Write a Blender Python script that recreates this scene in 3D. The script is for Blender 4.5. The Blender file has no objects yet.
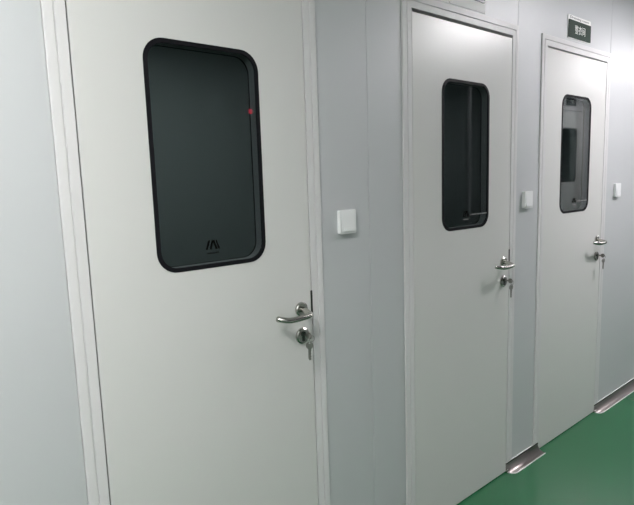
import bpy, bmesh, math
from mathutils import Vector, Matrix

sc = bpy.context.scene
COL = sc.collection

# ------------------------------------------------------------------ camera
F, YAW, PITCH, ROLL, CH, CD = 535.17, 39.757, -7.603, -1.858, 1.4861, 1.3600
def cam_axes():
    y, p, r = map(math.radians, (YAW, PITCH, ROLL))
    fwd = Vector((math.sin(y)*math.cos(p), math.cos(y)*math.cos(p), math.sin(p)))
    right = Vector((math.cos(y), -math.sin(y), 0))
    up = right.cross(fwd)
    return math.cos(r)*right + math.sin(r)*up, -math.sin(r)*right + math.cos(r)*up, fwd
R_, U_, F_ = cam_axes()
cd = bpy.data.cameras.new('camera'); cam = bpy.data.objects.new('camera', cd); COL.objects.link(cam)
cd.sensor_fit = 'HORIZONTAL'; cd.sensor_width = 36; cd.lens = 36*F/634
cd.clip_start = 0.02; cd.clip_end = 60
m = Matrix.Identity(4)
for i in range(3):
    m[i][0] = R_[i]; m[i][1] = U_[i]; m[i][2] = -F_[i]
m[0][3], m[1][3], m[2][3] = 0, -CD, CH
cam.matrix_world = m
sc.camera = cam

# ------------------------------------------------------------------ world, exposure, lamps
w = bpy.data.worlds.new('world'); sc.world = w; w.use_nodes = True
w.node_tree.nodes['Background'].inputs[0].default_value = (0.5, 0.55, 0.6, 1)
w.node_tree.nodes['Background'].inputs[1].default_value = 0.02
sc.view_settings.view_transform = 'Standard'; sc.view_settings.look = 'None'
sc.view_settings.gamma = 1; sc.view_settings.exposure = 1.36
sc.view_settings.use_curve_mapping = False
# recessed LED ceiling panels, then added fill panels: centre x, centre y, size x, size y, strength
PANELS = [(-0.60, -1.10, 1.15, 0.30, 27.5),
          (3.50, -1.00, 0.70, 0.30, 29.0),
          (6.10, -0.85, 1.15, 0.30, 18.0),
          (1.60, 1.40, 1.15, 0.30, 5.0),      # added fill panels, brighten the room seen through the door glass
          (5.20, 1.40, 1.15, 0.30, 1.0),  # added fill for the same room, farther along
          (6.30, -2.80, 1.15, 0.30, 9.0)]     # added fill behind the opposite door's mirrored window
CEIL = 2.60
OPP = -1.60            # the corridor's other wall

# ------------------------------------------------------------------ materials
def mat(name, color, rough=0.5, metal=0.0, bump=0.0, bscale=40.0, var=0.0, coat=0.0, spec=0.5, emit=None):
    M = bpy.data.materials.new(name); M.use_nodes = True
    nt = M.node_tree; b = nt.nodes['Principled BSDF']
    b.inputs['Base Color'].default_value = (*color, 1)
    b.inputs['Roughness'].default_value = rough
    b.inputs['Metallic'].default_value = metal
    b.inputs['Specular IOR Level'].default_value = spec
    b.inputs['Coat Weight'].default_value = coat
    b.inputs['Coat Roughness'].default_value = 0.12
    tc = nt.nodes.new('ShaderNodeTexCoord')
    if var:
        n = nt.nodes.new('ShaderNodeTexNoise'); n.inputs['Scale'].default_value = 1.6; n.inputs['Detail'].default_value = 5
        r = nt.nodes.new('ShaderNodeMapRange')
        r.inputs['To Min'].default_value = 1-var; r.inputs['To Max'].default_value = 1+var
        mx = nt.nodes.new('ShaderNodeVectorMath'); mx.operation = 'SCALE'
        mx.inputs[0].default_value = color
        nt.links.new(tc.outputs['Object'], n.inputs['Vector']); nt.links.new(n.outputs['Fac'], r.inputs['Value'])
        nt.links.new(r.outputs['Result'], mx.inputs['Scale']); nt.links.new(mx.outputs['Vector'], b.inputs['Base Color'])
    if bump:
        n2 = nt.nodes.new('ShaderNodeTexNoise'); n2.inputs['Scale'].default_value = bscale; n2.inputs['Detail'].default_value = 2
        bp = nt.nodes.new('ShaderNodeBump'); bp.inputs['Strength'].default_value = bump; bp.inputs['Distance'].default_value = 0.01
        nt.links.new(tc.outputs['Object'], n2.inputs['Vector']); nt.links.new(n2.outputs['Fac'], bp.inputs['Height'])
        nt.links.new(bp.outputs['Normal'], b.inputs['Normal'])
    if emit:
        b.inputs['Emission Color'].default_value = (*emit[0], 1); b.inputs['Emission Strength'].default_value = emit[1]
    return M

def glass_mat(name, tint):
    M = bpy.data.materials.new(name); M.use_nodes = True
    nt = M.node_tree; nt.nodes.clear()
    out = nt.nodes.new('ShaderNodeOutputMaterial'); mix = nt.nodes.new('ShaderNodeMixShader')
    fr = nt.nodes.new('ShaderNodeFresnel'); fr.inputs['IOR'].default_value = 1.5
    geo = nt.nodes.new('ShaderNodeNewGeometry')
    # a thin sheet bends nothing, so both faces reflect like an outer face
    mr = nt.nodes.new('ShaderNodeMapRange'); mr.inputs['To Min'].default_value = 1.5; mr.inputs['To Max'].default_value = 1/1.5
    nt.links.new(geo.outputs['Backfacing'], mr.inputs['Value']); nt.links.new(mr.outputs['Result'], fr.inputs['IOR'])
    tr = nt.nodes.new('ShaderNodeBsdfTransparent'); tr.inputs[0].default_value = (*tint, 1)
    gl = nt.nodes.new('ShaderNodeBsdfGlossy'); gl.inputs['Roughness'].default_value = 0.0
    nt.links.new(fr.outputs[0], mix.inputs[0]); nt.links.new(tr.outputs[0], mix.inputs[1]); nt.links.new(gl.outputs[0], mix.inputs[2])
    nt.links.new(mix.outputs[0], out.inputs[0])
    return M

M_WALL = mat('wall_paint', (0.53, 0.545, 0.553), 0.44, 0.12, bump=0.02, bscale=9, var=0.02)
M_DOOR = mat('door_paint', (0.63, 0.63, 0.612), 0.34, 0.05, bump=0.015, bscale=7, var=0.015)
M_FRAME = mat('frame_paint', (0.63, 0.623, 0.623), 0.40)
M_EDGE = mat('dark_rebate_and_shade', (0.015, 0.015, 0.015), 0.8)
M_RUBBER = mat('black_gasket', (0.006, 0.006, 0.008), 0.6, spec=0.15)
M_REVEAL = mat('window_reveal', (0.12, 0.12, 0.125), 0.45)
M_GLASS = glass_mat('window_glass', (0.80, 0.84, 0.84))
M_DGLASS = glass_mat('dark_window_glass', (0.55, 0.58, 0.58))
M_STEEL = mat('brushed_stainless', (0.44, 0.43, 0.40), 0.24, 1.0, bump=0.03, bscale=60)
M_COVE = mat('cove_stainless', (0.36, 0.32, 0.31), 0.30, 1.0, bump=0.03, bscale=30)
M_SEAL = mat('white_sealant', (0.75, 0.76, 0.74), 0.5)
M_KEY = mat('nickel_key', (0.30, 0.29, 0.27), 0.38, 1.0)
M_DARK = mat('dark_metal', (0.05, 0.055, 0.05), 0.4, 0.6)
M_HOLE = mat('keyhole_black', (0.002, 0.002, 0.002), 0.7, spec=0.05)
M_PLASTIC = mat('white_plastic', (0.78, 0.79, 0.79), 0.30)
M_FLOOR = mat('green_epoxy', (0.019, 0.122, 0.050), 0.15, bump=0.02, bscale=5, var=0.05, spec=0.5)
M_CEIL = mat('ceiling_paint', (0.55, 0.57, 0.58), 0.45)
M_ROOM = mat('room_paint', (0.40, 0.42, 0.43), 0.6)
M_SIGN = mat('sign_green', (0.007, 0.026, 0.014), 0.6, spec=0.25)
M_SIGNDK = mat('sign_black', (0.015, 0.015, 0.017), 0.35)
M_PAPER = mat('sign_white', (0.90, 0.90, 0.88), 0.5)
M_INK = mat('ink_grey', (0.05, 0.05, 0.05), 0.6)
M_LET = mat('letter_white', (0.85, 0.87, 0.82), 0.5)
M_PRINT = mat('print_and_glint', (0.30, 0.31, 0.31), 0.4)
M_LED = mat('led_diffuser', (0.8, 0.8, 0.8), 0.5)
M_RED = mat('red_led', (0.5, 0.02, 0.03), 0.3, emit=((1.0, 0.03, 0.08), 2.0))

# ------------------------------------------------------------------ helpers
def link(name, bm, material, parent=None, bevel=0.0, smooth=False, loc=None, seg=2):
    bmesh.ops.recalc_face_normals(bm, faces=bm.faces[:])
    me = bpy.data.meshes.new(name); bm.to_mesh(me); bm.free()
    me.materials.append(material)
    if smooth:
        for p in me.polygons: p.use_smooth = True
    o = bpy.data.objects.new(name, me); COL.objects.link(o)
    if loc: o.location = loc
    if parent: o.parent = parent
    if bevel:
        b = o.modifiers.new('bevel', 'BEVEL'); b.width = bevel; b.segments = seg; b.limit_method = 'ANGLE'; b.angle_limit = math.radians(40)
    return o

def empty(name, loc, label=None, cat=None, group=None, kind=None):
    o = bpy.data.objects.new(name, None); COL.objects.link(o); o.location = loc; o.empty_display_size = 0.05
    return tag(o, label, cat, group, kind)

def tag(o, label=None, cat=None, group=None, kind=None):
    if label: o['label'] = label
    if cat: o['category'] = cat
    if group: o['group'] = group
    if kind: o['kind'] = kind
    return o

def box(bm, x0, x1, y0, y1, z0, z1):
    vs = [bm.verts.new((x, y, z)) for x in (x0, x1) for y in (y0, y1) for z in (z0, z1)]
    for f in ((0,1,3,2),(4,6,7,5),(0,4,5,1),(2,3,7,6),(0,2,6,4),(1,5,7,3)):
        bm.faces.new([vs[i] for i in f])
    return bm
def B(*a): return box(bmesh.new(), *a)

def rect(x0, x1, z0, z1): return [(x0, z0), (x1, z0), (x1, z1), (x0, z1)]
def rrect(x0, x1, z0, z1, r, n=8):
    out = []
    for cx, cz, a0 in ((x1-r, z0+r, -90), (x1-r, z1-r, 0), (x0+r, z1-r, 90), (x0+r, z0+r, 180)):
        for k in range(n+1):
            a = math.radians(a0 + 90*k/n); out.append((cx+r*math.cos(a), cz+r*math.sin(a)))
    return out

def plate(loops, y0, y1, bm=None):
    """flat plate in the xz plane: first loop outline, the others holes; thickness y0..y1"""
    bm = bm or bmesh.new()
    both = []
    for y in (y0, y1):
        edges = []; rings = []
        for lp in loops:
            vs = [bm.verts.new((x, y, z)) for x, z in lp]; rings.append(vs)
            for i in range(len(vs)): edges.append(bm.edges.new((vs[i], vs[(i+1) % len(vs)])))
        bmesh.ops.triangle_fill(bm, use_beauty=True, use_dissolve=True, edges=edges)
        both.append(rings)
    for ra, rb in zip(*both):
        for i in range(len(ra)):
            j = (i+1) % len(ra)
            bm.faces.new((ra[i], ra[j], rb[j], rb[i]))
    return bm

def tube(bm, pts, radii, n=14, cap=True):
    pts = [Vector(p) for p in pts]
    if not isinstance(radii, (list, tuple)): radii = [radii]*len(pts)
    rings = []; t0 = (pts[1]-pts[0]).normalized()
    ref = Vector((0,0,1)) if abs(t0.z) < .9 else Vector((1,0,0))
    u = t0.cross(ref).normalized()
    for i, p in enumerate(pts):
        t = ((pts[min(i+1, len(pts)-1)]-pts[max(i-1, 0)])).normalized()
        u = (u - t*u.dot(t)).normalized(); v = t.cross(u)
        rings.append([bm.verts.new(p + radii[i]*(math.cos(2*math.pi*k/n)*u + math.sin(2*math.pi*k/n)*v)) for k in range(n)])
    for a, b in zip(rings, rings[1:]):
        for k in range(n): bm.faces.new((a[k], a[(k+1)%n], b[(k+1)%n], b[k]))
    if cap:
        bm.faces.new(rings[0]); bm.faces.new(rings[-1])
    return bm

def ring(bm, c, R, r, axis_u, axis_v, n=24, k=8):
    c = Vector(c); u = Vector(axis_u).normalized(); v = Vector(axis_v).normalized(); w_ = u.cross(v)
    rs = []
    for i in range(n):
        a = 2*math.pi*i/n; d = math.cos(a)*u + math.sin(a)*v
        rs.append([bm.verts.new(c + d*(R + r*math.cos(2*math.pi*j/k)) + w_*r*math.sin(2*math.pi*j/k)) for j in range(k)])
    for i in range(n):
        a, b = rs[i], rs[(i+1)%n]
        for j in range(k): bm.faces.new((a[j], a[(j+1)%k], b[(j+1)%k], b[j]))
    return bm

def smooth_path(ctrl, n=6):
    P = [Vector(p) for p in ctrl]; P = [2*P[0]-P[1]] + P + [2*P[-1]-P[-2]]; out = []
    for i in range(1, len(P)-2):
        for k in range(n):
            t = k/n
            out.append(0.5*((2*P[i]) + (-P[i-1]+P[i+1])*t + (2*P[i-1]-5*P[i]+4*P[i+1]-P[i+2])*t*t + (-P[i-1]+3*P[i]-3*P[i+1]+P[i+2])*t**3))
    out.append(P[-2]); return out

def text_mesh(name, s, width, height, x0, zc, y, material, parent, thick=0.0006, flip=False):
    cu = bpy.data.curves.new(name, 'FONT'); cu.body = s; cu.size = 1; cu.extrude = 0
    to = bpy.data.objects.new(name, cu); COL.objects.link(to)
    dg = bpy.context.evaluated_depsgraph_get(); me = bpy.data.meshes.new_from_object(to.evaluated_get(dg))
    bpy.data.objects.remove(to)
    xs = [v.co.x for v in me.vertices]; ys = [v.co.y for v in me.vertices]
    if not xs: return None
    sx = width/(max(xs)-min(xs)); sz = height/(max(ys)-min(ys)); cy_ = (max(ys)+min(ys))/2
    bm = bmesh.new(); bm.from_mesh(me)
    s_ = -1 if flip else 1
    for v in bm.verts:
        v.co = Vector((x0 + s_*(v.co.x-min(xs))*sx, y, zc + (v.co.y-cy_)*sz))
    r = bmesh.ops.extrude_face_region(bm, geom=bm.faces[:])
    for v in [g for g in r['geom'] if isinstance(g, bmesh.types.BMVert)]: v.co.y += thick*s_
    return link(name, bm, material, parent)

# ------------------------------------------------------------------ door data
# leaf left, leaf right, z shift of fittings, window (x0,x1,z0,z1)
LEAF_TOP = 2.100
DOORS = [dict(l=0.4015, r=1.0975, win=(0.575, 0.924, 1.250, 1.866), hz=1.072, ez=0.983, inset=.046),
         dict(l=1.6210, r=2.3180, win=(1.800, 2.139, 1.260, 1.879), hz=1.080, ez=0.988, inset=.051),
         dict(l=2.6420, r=3.3330, win=(2.807, 3.149, 1.270, 1.893), hz=1.090, ez=0.992, inset=.055)]
FW = 0.0535                       # frame face width
FTOP = LEAF_TOP + 0.060
WT = 0.050                        # wall thickness
X0, X1 = -3.0, 9.0
YB, YF = 2.6, -4.0                # far sides of the rooms behind both walls

# ------------------------------------------------------------------ shell
def struct(name, bm, m_, parent=None, **k):
    o = link(name, bm, m_, parent, **k)
    if not parent: o['kind'] = 'structure'
    return o
struct('floor', B(X0-.1, X1+.1, YF-.1, YB+.1, -0.1, 0), M_FLOOR)
# ceiling with openings for the LED panels (a plate in xz turned flat)
def ceil_bm():
    loops = [rect(X0-.1, X1+.1, YF-.1, YB+.1)] + [rect(x-a/2, x+a/2, y-b/2, y+b/2) for x, y, a, b, s in PANELS]
    bm = plate(loops, 0, 0.1)
    for v in bm.verts: v.co = Vector((v.co.x, v.co.z, CEIL + v.co.y))
    return bm
struct('ceiling', ceil_bm(), M_CEIL)
struct('wall_left', B(X0-.1, X0, YF, YB, 0, CEIL), M_WALL)
struct('wall_right', B(X1, X1+.1, YF, YB, 0, CEIL), M_WALL)
struct('wall_far', B(X0, X1, YB, YB+.1, 0, CEIL), M_ROOM)
struct('wall_near', B(X0, X1, YF-.1, YF, 0, CEIL), M_ROOM)

# main wall: steel sandwich panels with thin joints between them
wall = empty('wall_back', (0, 0, 0), kind='structure')
J = 0.0007
def panel(x0, x1, z0, z1, tilt=0.0):
    o = link('wall_panel', B(x0+J, x1-J, 0, WT, z0, z1), M_WALL, wall, bevel=0.0015)
    return o
panel(-3.0, -1.15, 0, CEIL); panel(-1.15, DOORS[0]['l']-FW, 0, CEIL)
for d in DOORS[:2]: panel(d['l']-FW, d['r']+FW, FTOP, CEIL)
panel(DOORS[0]['r']+FW, 1.383, 0, CEIL); panel(1.383, DOORS[1]['l']-FW, 0, CEIL)
a, b, c = DOORS[1]['r']+FW+J, DOORS[2]['l']-FW, DOORS[2]['r']+FW-J
link('wall_panel', plate([[(a, 0), (b, 0), (b, FTOP), (c, FTOP), (c, CEIL), (a, CEIL)]], 0, WT), M_WALL, wall, bevel=0.0015)
for a, b in ((DOORS[2]['r']+FW, 4.45), (4.45, 5.6), (5.6, 6.75), (6.75, 9.0)): panel(a, b, 0, CEIL)
# recessed joint strips behind the hairline gaps
jm = bmesh.new()
for x in (-1.15, 1.383, 4.45, 5.6, 6.75): box(jm, x-.004, x+.004, .003, .01, 0, CEIL)
for x in (DOORS[0]['l']-FW, DOORS[0]['r']+FW, DOORS[1]['l']-FW, DOORS[1]['r']+FW, DOORS[2]['r']+FW): box(jm, x-.004, x+.004, .003, .01, FTOP+.002, CEIL)
link('joint_strip', jm, M_WALL, wall)

# ------------------------------------------------------------------ door window (double glazed, flush)
def door_window(door, win, y0, y1, small=0.0):
    """glazing unit filling the hole of a leaf between y0 (corridor face) and y1"""
    x0, x1, z0, z1 = win; g = -1 if y0 < y1 else 1
    outer = rrect(x0, x1, z0, z1, .058); s = 0.012
    inner = rrect(x0+s, x1-s, z0+s, z1-s, .048)
    rim = plate([outer, inner], y0 + g*0.0012, y0 - g*0.004)
    win_o = link('window_frame', rim, M_RUBBER, door, bevel=0.0006)
    rev = plate([rrect(x0+.004, x1-.004, z0+.004, z1-.004, .055), inner], y0 - g*0.0048, y1 + g*0.0095)
    link('window_reveal', rev, M_REVEAL, win_o)
    link('window_glass', plate([inner], y0 + g*0.0002, y0 - g*0.003), M_GLASS, win_o)
    s2 = 0.0135
    border = plate([rrect(x0+.004, x1-.004, z0+.004, z1-.004, .055), rrect(x0+s2, x1-s2, z0+s2, z1-s2, .047)], y1 + g*0.009, y1 + g*0.006)
    link('window_border', border, M_RUBBER, win_o)
    link('rear_glass', plate([rrect(x0+.004, x1-.004, z0+.004, z1-.004, .055)], y1 + g*0.005, y1 + g*0.001), M_GLASS, win_o)
    return win_o

def tube_z(bm, cx, cz, r, y0, y1, n=28, r2=None):
    return tube(bm, [(cx, y0, cz), (cx, y1, cz)], [r, r2 or r], n)

def handle(door, x, z, y):
    h = link('lever_rose', tube(bmesh.new(), [(x,y,z),(x,y-.006,z),(x,y-.009,z)], [.0240,.0240,.0205], 32), M_STEEL, door)
    path = [(x, y-.007, z), (x, y-.030, z-.004), (x, y-.044, z-.008), (x-.004, y-.052, z-.010), (x-.016, y-.0560, z-.011),
            (x-.050, y-.058, z-.012), (x-.085, y-.0575, z-.0115), (x-.103, y-.052, z-.009), (x-.116, y-.042, z-.006), (x-.121, y-.033, z-.004)]
    pp = smooth_path(path, 5)
    lv = link('door_handle', tube(bmesh.new(), pp, [.0092]*(len(pp)-2)+[.0088, .0072], 16), M_STEEL, door, smooth=True)
    return h

def lock(door, x, z, y):
    e = link('escutcheon', tube(bmesh.new(), [(x,y,z),(x,y-.006,z),(x,y-.009,z)], [.0265,.0265,.0225], 32), M_STEEL, door)
    # euro profile cylinder: round barrel above a slimmer leg
    bm = tube(bmesh.new(), [(x, y-.008, z+.006), (x, y-.0125, z+.006)], .0088, 24)
    box(bm, x-.005, x+.005, y-.0122, y-.008, z-.017, z+.002)
    c = link('lock_cylinder', bm, M_DARK, e, bevel=0.0006)
    link('keyhole', B(x-.001, x+.001, y-.0130, y-.0124, z+.001, z+.011), M_HOLE, c)

def keys(x, z, y, swing, label, turn=0.0):
    """key left in the lock, ring through its bow, a second key hanging from the ring"""
    root = empty('key_set', (x, y-.0125, z+.006), label, 'keys', 'keys left in the door locks')
    yk = y
    def L(o): o.location = Vector((0,0,0)); return o
    X, Z = 0.0, 0.0
    # blade plus bow; bow lies in the vertical plane through the lock axis
    bm = box(bmesh.new(), X-.001, X+.001, -.016, 0.010, Z-.0038, Z+.0038)
    bow = []
    for k in range(20):
        a = 2*math.pi*k/20; bow.append((-.026+.0115*math.cos(a), Z+.0115*math.sin(a)))
    hole = [(-.031+.0028*math.cos(2*math.pi*k/10), Z+.0028*math.sin(2*math.pi*k/10)) for k in range(10)]
    b2 = plate([bow, hole], -.0011, .0011)
    for v in b2.verts: v.co = Vector((X+v.co.y, v.co.x, v.co.z))
    tmp = bpy.data.meshes.new('t'); b2.to_mesh(tmp); b2.free(); bm.from_mesh(tmp); bpy.data.meshes.remove(tmp)
    link('key', bm, M_KEY, root)
    rc = Vector((X+.004, -.0335, Z-.0085))
    link('key_ring', ring(bmesh.new(), rc, .0095, .0008, (1, -.35, 0), (0, 0, 1)), M_KEY, root, smooth=True)
    # hanging key
    hx, hy, hz = rc.x+swing, rc.y, rc.z-.0095
    def place(b, name, mm):
        for v in b.verts:
            a, t, c = v.co.x, v.co.y, v.co.z
            ca, sa = math.cos(math.radians(25+turn)), math.sin(math.radians(25+turn))
            v.co = Vector((hx + a*ca - t*sa, hy - a*sa*0.8 - t*ca, hz + c))
        return link(name, b, mm, root)
    bow = [(.0135*math.cos(2*math.pi*k/20), -.011+.0125*math.sin(2*math.pi*k/20)) for k in range(20)]
    hole = [(.003*math.cos(2*math.pi*k/10), -.003+.003*math.sin(2*math.pi*k/10)) for k in range(10)]
    b3 = plate([bow, hole], -.0011, .0011)
    blade = [(-.0055,-.020),(-.0055,-.055),(-.001,-.061),(.0050,-.057),(.0030,-.052),(.0055,-.048),(.0032,-.043),(.0056,-.038),(.0042,-.033),(.006,-.028),(.006,-.020)]
    plate([blade], -.001, .001, b3)
    place(b3, 'key', M_KEY)
    return root

def u_plate(bm, x0, x1, zt, win_, y0, y1, zb=0.0):
    """door-frame band: outer edge x0..x1 / zt, inwards by win_; no bottom"""
    return plate([[(x0,zb),(x0,zt),(x1,zt),(x1,zb),(x1-win_,zb),(x1-win_,zt-win_),(x0+win_,zt-win_),(x0+win_,zb)]], y0, y1, bm)

def make_door(n, d, topgap, sidegap, text_glint):
    l, r = d['l'], d['r']
    D = empty('door_%d' % n, ((l+r)/2, 0, 0), kind='structure')
    def par(o):
        o.matrix_parent_inverse = Matrix.Translation((-(l+r)/2, 0, 0)); return o
    # frame: raised outer lip, shallow groove, inner face
    bm = bmesh.new()
    u_plate(bm, l-FW, r+FW, FTOP, .0240, -.0060, .03, .0505)
    par(link('door_frame', bm, M_FRAME, D, bevel=0.0018))
    bm = bmesh.new()
    u_plate(bm, l-FW+.0262, r+FW-.0262, FTOP-.0262, FW-.0262-sidegap, -.0060, .03, .0505)
    par(link('door_frame', bm, M_FRAME, D, bevel=0.0008))
    bm = bmesh.new(); u_plate(bm, l-FW+.0235, r+FW-.0235, FTOP-.0235, .0027, -.0030, .03, .0505)
    par(link('frame_groove', bm, M_FRAME, D))
    bm = bmesh.new(); u_plate(bm, l-FW, r+FW, FTOP, FW+.016, .0385, WT)
    u_plate(bm, l-.012, r+.012, LEAF_TOP+.012, .0115, .032, .038)
    par(link('door_stop', bm, M_EDGE, D))
    bm = B(l-FW, l-sidegap, 0.0, .03, 0, .0505); box(bm, r+sidegap, r+FW, 0.0, .03, 0, .0505)
    par(link('frame_foot', bm, M_FRAME, D))
    # leaf
    x0, x1, z0, z1 = d['win']
    leaf = plate([rect(l+.0006, r-.0006, .006, LEAF_TOP-topgap), rrect(x0, x1, z0, z1, .058)], -.0045, .0375)
    par(link('door_leaf', leaf, M_DOOR, D, bevel=0.0010))
    wf = par(door_window(D, d['win'], -.0045, .0375))
    # maker's mark printed near the foot of the pane: four slanted bars and a caption line
    mx, mz, yy = x0+.166, z0+.066, -.0052
    bm = bmesh.new()
    for a, b, w_ in ((-.022,-.013,.0065), (-.010,-.002,.0065)):
        plate([[(mx+a, mz-.013), (mx+a+w_, mz-.013), (mx+b+w_, mz+.013), (mx+b, mz+.013)]], yy, yy+.0003, bm)
    for a, b, w_ in ((.002,.008,.006), (.013,.020,-.006)):
        pass
    plate([[(mx+.000, mz+.013), (mx+.007, mz+.013), (mx+.016, mz-.013), (mx+.009, mz-.013)]], yy, yy+.0003, bm)
    plate([[(mx+.010, mz+.013), (mx+.014, mz+.013), (mx+.024, mz-.013), (mx+.018, mz-.013)]], yy, yy+.0003, bm)
    link('maker_mark', bm, M_HOLE, wf)
    bm = bmesh.new()
    for k in range(6): box(bm, mx-.018+k*.0065, mx-.0135+k*.0065, yy, yy+.0003, mz-.026, mz-.0215)
    link('mark_caption', bm, M_PRINT if text_glint else M_RUBBER, wf)  # pale caption paints in light reflecting off the dark text
    if text_glint:
        bm = bmesh.new()
        for k in range(16):
            wv = .0055 if k % 5 else .0035
            box(bm, mx+.036+k*.0078, mx+.036+k*.0078+wv, yy, yy+.0003, z0+.058, z0+.0635)
        link('glass_print', bm, M_PRINT, wf)
    par(handle(D, r-d['inset'], d['hz'], -.0045)); 
    for o in list(D.children):
        if o.name.startswith('door_handle'): par(o)
    lock(D, r-d['inset'], d['ez'], -.0045)
    for o in list(D.children):
        if o.name.startswith('escutcheon'): par(o)
    # strike lip visible as a dark bar in the gap above the lever
    if n < 3: par(link('strike_plate', B(r-.0040, r+.0030, -.0066, .02, d['hz']-.020, d['hz']+.055), M_DARK, D))
    return D

make_door(1, DOORS[0], .004, .0030, False)
make_door(2, DOORS[1], .0030, .0030, True)
make_door(3, DOORS[2], .0, .0010, True)
keys(DOORS[0]['r']-DOORS[0]['inset'], DOORS[0]['ez'], -.0045, -.010, 'keys on a ring hanging from the lock of the nearest, leftmost door', 20)
keys(DOORS[1]['r']-DOORS[1]['inset'], DOORS[1]['ez'], -.0045, -.009, 'keys on a ring hanging from the lock of the middle door', -15)
keys(DOORS[2]['r']-DOORS[2]['inset'], DOORS[2]['ez'], -.0045, -.009, 'keys on a ring hanging from the lock of the far door under the green sign', -10)

# ------------------------------------------------------------------ stainless cove strips
def cove(name, x0, x1, label):
    root = tag(empty(name, (x0, 0, 0)), kind='structure')
    def prof(depth, h, n=9):
        # concave quarter curve from the wall down to the floor
        out = []
        for k in range(n+1):
            a = math.pi/2*k/n
            out.append((-.003 - (depth-.003)*(1-math.cos(a)), h*(1-math.sin(a)) + .0015))
        return out
    xs = [(0, .020, 1), (.006, .030, 1), (.016, .039, 1), (.032, .0445, 1), (.05, .046, 1)]
    L_ = x1-x0
    st = [(a, b, c) for a, b, c in xs] + [(L_, .046, 1)]
    bm = bmesh.new(); rings = []
    for dx, dep, hh in st:
        p = prof(dep, .043)
        top = [bm.verts.new((dx, y, z)) for y, z in p]
        bot = [bm.verts.new((dx, 0.0, .0445+.0015)), bm.verts.new((dx, 0.0, 0.0)), bm.verts.new((dx, p[-1][0], 0.0))]
        rings.append(top + [bot[2], bot[1], bot[0]])
    for a, b in zip(rings, rings[1:]):
        for k in range(len(a)): bm.faces.new((a[k], a[(k+1)%len(a)], b[(k+1)%len(a)], b[k]))
    bm.faces.new(rings[0]); bm.faces.new(rings[-1])
    body = link('cove_strip', bm, M_COVE, root, smooth=False)
    for p in body.data.polygons: p.use_smooth = abs(p.normal.x) < 0.6 and p.normal.y < 0.2 and len(p.vertices) == 4 and p.normal.z > 0.02
    # bright rolled lip along the floor edge, following the rounded corner
    pts = [(dx, -dep-.001, .0022) for dx, dep, hh in st]
    pts = [(0, -.006, .0022)] + pts
    link('floor_lip', tube(bmesh.new(), pts, .0026, 8), M_SEAL, root, smooth=True)
    link('end_cap', tube(bmesh.new(), [(-.002,-.004,.0),(-.002,-.010,.010),(.004,-.012,.016)], [.006,.007,.004], 10), M_STEEL, root, smooth=True)
    link('top_edge', B(0, L_, -.0040, 0.0, .046, .0492), M_SEAL, root)
    link('shadow_strip', B(0.0, L_, -.0050, -.0005, .0405, .0462), M_EDGE, root)  # solid dark strip colouring in the shadow line beneath the top edge
    return root
cove('baseboard_back', DOORS[1]['r']+.004, DOORS[2]['l']-.004, None)
cove('baseboard_back', DOORS[2]['r']-.002, X1, None)
cove('baseboard_back', DOORS[0]['r']+.004, DOORS[1]['l']-.004, None)
cove('baseboard_back', X0, DOORS[0]['l']-.004, None)

# ------------------------------------------------------------------ wall switches
def switch(x, z, label):
    root = empty('light_switch', (x, 0, z), label, 'light switch', 'white wall switches beside the doors')
    link('back_box', plate([rrect(-.036, .036, -.040, .040, .004)], -.0135, 0), M_PLASTIC, root, bevel=.0010)
    cp = link('cover_plate', plate([rrect(-.0375, .0375, -.0415, .0415, .005)], -.0170, -.0136), M_PLASTIC, root, bevel=.0012)
    bm = plate([rrect(-.028, .028, -.032, .032, .002)], -.0195, -.0172)
    for v in bm.verts:
        if v.co.y < -.018: v.co.y += -.0018*(-v.co.z/.032)
    link('rocker', bm, M_PLASTIC, cp, bevel=.0008)
    return root
switch(1.262, 1.344, 'square white light switch on the grey panel just right of the nearest door')
switch(2.470, 1.363, 'square white light switch between the middle door and the far door')
switch(3.536, 1.372, 'square white light switch at the right edge, beyond the far door')

# ------------------------------------------------------------------ signs
def sign_far():
    root = empty('door_sign', (2.980, 0, 2.18), 'dark green room sign with white characters above the far right door', 'sign')
    # everything below is local to the sign's base
    link('backing', plate([rrect(-.130, .130, -.003, .112, .005)], -.0030, 0), M_PAPER, root)
    pl = link('plate', plate([rrect(-.1265, .1285, .001, .0885, .006)], -.0060, -.0031), M_SIGN, root)
    text_mesh('room_name', '整衣间', .118, .044, -.058, .046, -.0061, M_LET, pl, thick=-.0006)
    text_mesh('caption', 'Dressing room', .215, .015, -.108, .1005, -.0031, M_INK, root, thick=-.0004)
sign_far()
def sign_mid():
    root = empty('notice_board', (1.977, 0, 2.168), 'white notice with a dark plate above the middle door, cut by the picture top', 'sign')
    link('backing', plate([rrect(-.124, .126, 0, .150, .002)], -.0030, 0), M_PAPER, root)
    pl = link('plate', plate([rrect(-.118, .120, .040, .128, .004)], -.0060, -.0031), M_SIGNDK, root)
    text_mesh('room_name', '整衣间', .130, .046, -.060, .084, -.0061, M_LET, pl, thick=-.0006)
    r2 = empty('paper_notice', (1.775, 0, 2.168), 'plain white paper card left of the notice above the middle door', 'notice')
    link('card', plate([rect(-.075, .074, 0, .148)], -.0022, 0), M_PAPER, r2)
sign_mid()

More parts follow.
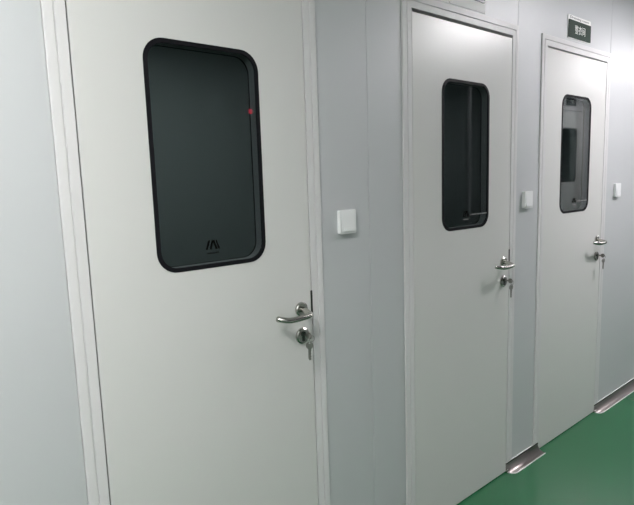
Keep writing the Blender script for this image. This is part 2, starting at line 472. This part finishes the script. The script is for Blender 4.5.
# ------------------------------------------------------------------ the corridor's other side (seen as reflections)
OD = dict(l=5.95, r=6.66, win=(6.12, 6.49, 1.38, 2.00))
OTOP = 2.19
opp = empty('wall_front', (0, OPP, 0), kind='structure')
WX0, WX1, WZ0, WZ1 = 0.7, 4.9, 0.95, 2.42
wb = plate([rect(X0, X1, 0, CEIL), rect(WX0, WX1, WZ0, WZ1), rect(OD['l']-FW, OD['r']+FW, .001, OTOP+.06)], -.05, 0)
link('wall_panel', wb, M_WALL, opp)
wo = empty('added_window', (0, OPP, 0), kind='structure')  # added window, gives the door glass something dark to mirror
fb = bmesh.new()
plate([rect(WX0-.03, WX1+.03, WZ0-.03, WZ1+.03), rect(WX0+.02, WX1-.02, WZ0+.02, WZ1-.02)], 0, .004, fb)
link('window_frame', fb, M_FRAME, wo, bevel=.001)
mb = bmesh.new()
for x in (2.05, 3.45, 4.35): box(mb, x-.02, x+.02, -.03, .003, WZ0+.02, WZ1-.02)
link('mullion', mb, M_REVEAL, wo)
link('pane', B(WX0, WX1, -.022, -.018, WZ0, WZ1), M_DGLASS, wo)
link('reflection_blind', B(WX0+.003, WX1-.003, -.046, -.040, WZ0+.003, WZ1-.003), mat('reflection_charcoal', (0.13, 0.135, 0.135), 0.7), wo)  # added dark sheet, evens out the reflections in the door glass
od = empty('door_4', (0, OPP, 0), kind='structure')
bm = bmesh.new(); u_plate(bm, OD['l']-FW, OD['r']+FW, OTOP+.06, FW-.003, -.04, .006); link('door_frame', bm, M_FRAME, od)
link('door_stop', B(OD['l']-FW, OD['r']+FW, -.052, -.044, 1.9, OTOP+.06), M_EDGE, od)
wx0, wx1, wz0, wz1 = OD['win']
link('door_leaf', plate([rect(OD['l'], OD['r'], .006, OTOP), rrect(wx0, wx1, wz0, wz1, .058)], -.0375, .0045), M_DOOR, od)
door_window(od, OD['win'], .0045, -.0375)
sr = empty('opposite_sign', (6.33, OPP, 2.25), 'dark room sign above the opposite door, mirrored in the far window', 'sign')
link('plate', plate([rrect(-.115, .115, 0, .088, .005)], 0, .005), M_SIGNDK, sr)
text_mesh('room_name', '间', .04, .04, .06, .044, .0051, M_LET, sr, thick=.0006, flip=True)
text_mesh('room_name', '衣', .04, .04, .015, .044, .0051, M_LET, sr, thick=.0006, flip=True)

il = empty('added_red_light', (1.935, OPP, 1.94), 'small red light added to mirror as a dot in the nearest door window', 'added light')  # added so a red dot shows in the nearest door's glass
def dome(r0): return tube(bmesh.new(), [(0, 0, 0), (0, .004, 0), (0, .010, 0), (0, .013, 0)], [r0, r0, r0*.8, r0*.35], 20)
link('housing', plate([rrect(-.03, .03, -.045, .045, .006)], -.001, .008), M_SIGNDK, il)
lens = dome(.016)
for v in lens.verts: v.co.y += .0085
link('lens', lens, M_RED, il, smooth=True)

# ------------------------------------------------------------------ ceiling lights and added fill panels
first = None
for i, (x, y, a, b, s) in enumerate(PANELS):
    t = empty('ceiling_light', (x, y, CEIL), ['slim recessed LED ceiling panel above the nearest door', 'slim recessed LED ceiling panel above the far door',
              'slim recessed LED ceiling panel down the corridor', 'added fill panel in the room behind the near doors', 'added fill panel in the room behind the far end',
              'added fill panel in the room across the corridor, beyond the far door'][i], 'ceiling light', 'recessed LED ceiling panels')
    bm = plate([rect(-a/2-.012, a/2+.012, -b/2-.012, b/2+.012), rect(-a/2+.012, a/2-.012, -b/2+.012, b/2-.012)], -.006, 0)
    for v in bm.verts: v.co = Vector((v.co.x, v.co.z, v.co.y))
    link('trim', bm, M_PLASTIC, t)
    M = mat('led_diffuser', (0.8, 0.8, 0.8), 0.5, emit=((1.0, 0.985, 0.965) if i not in (1, 2) else (1.0, 0.955, 0.99), s))
    link('diffuser', B(-a/2+.002, a/2-.002, -b/2+.002, b/2-.002, .002, .010), M, t)
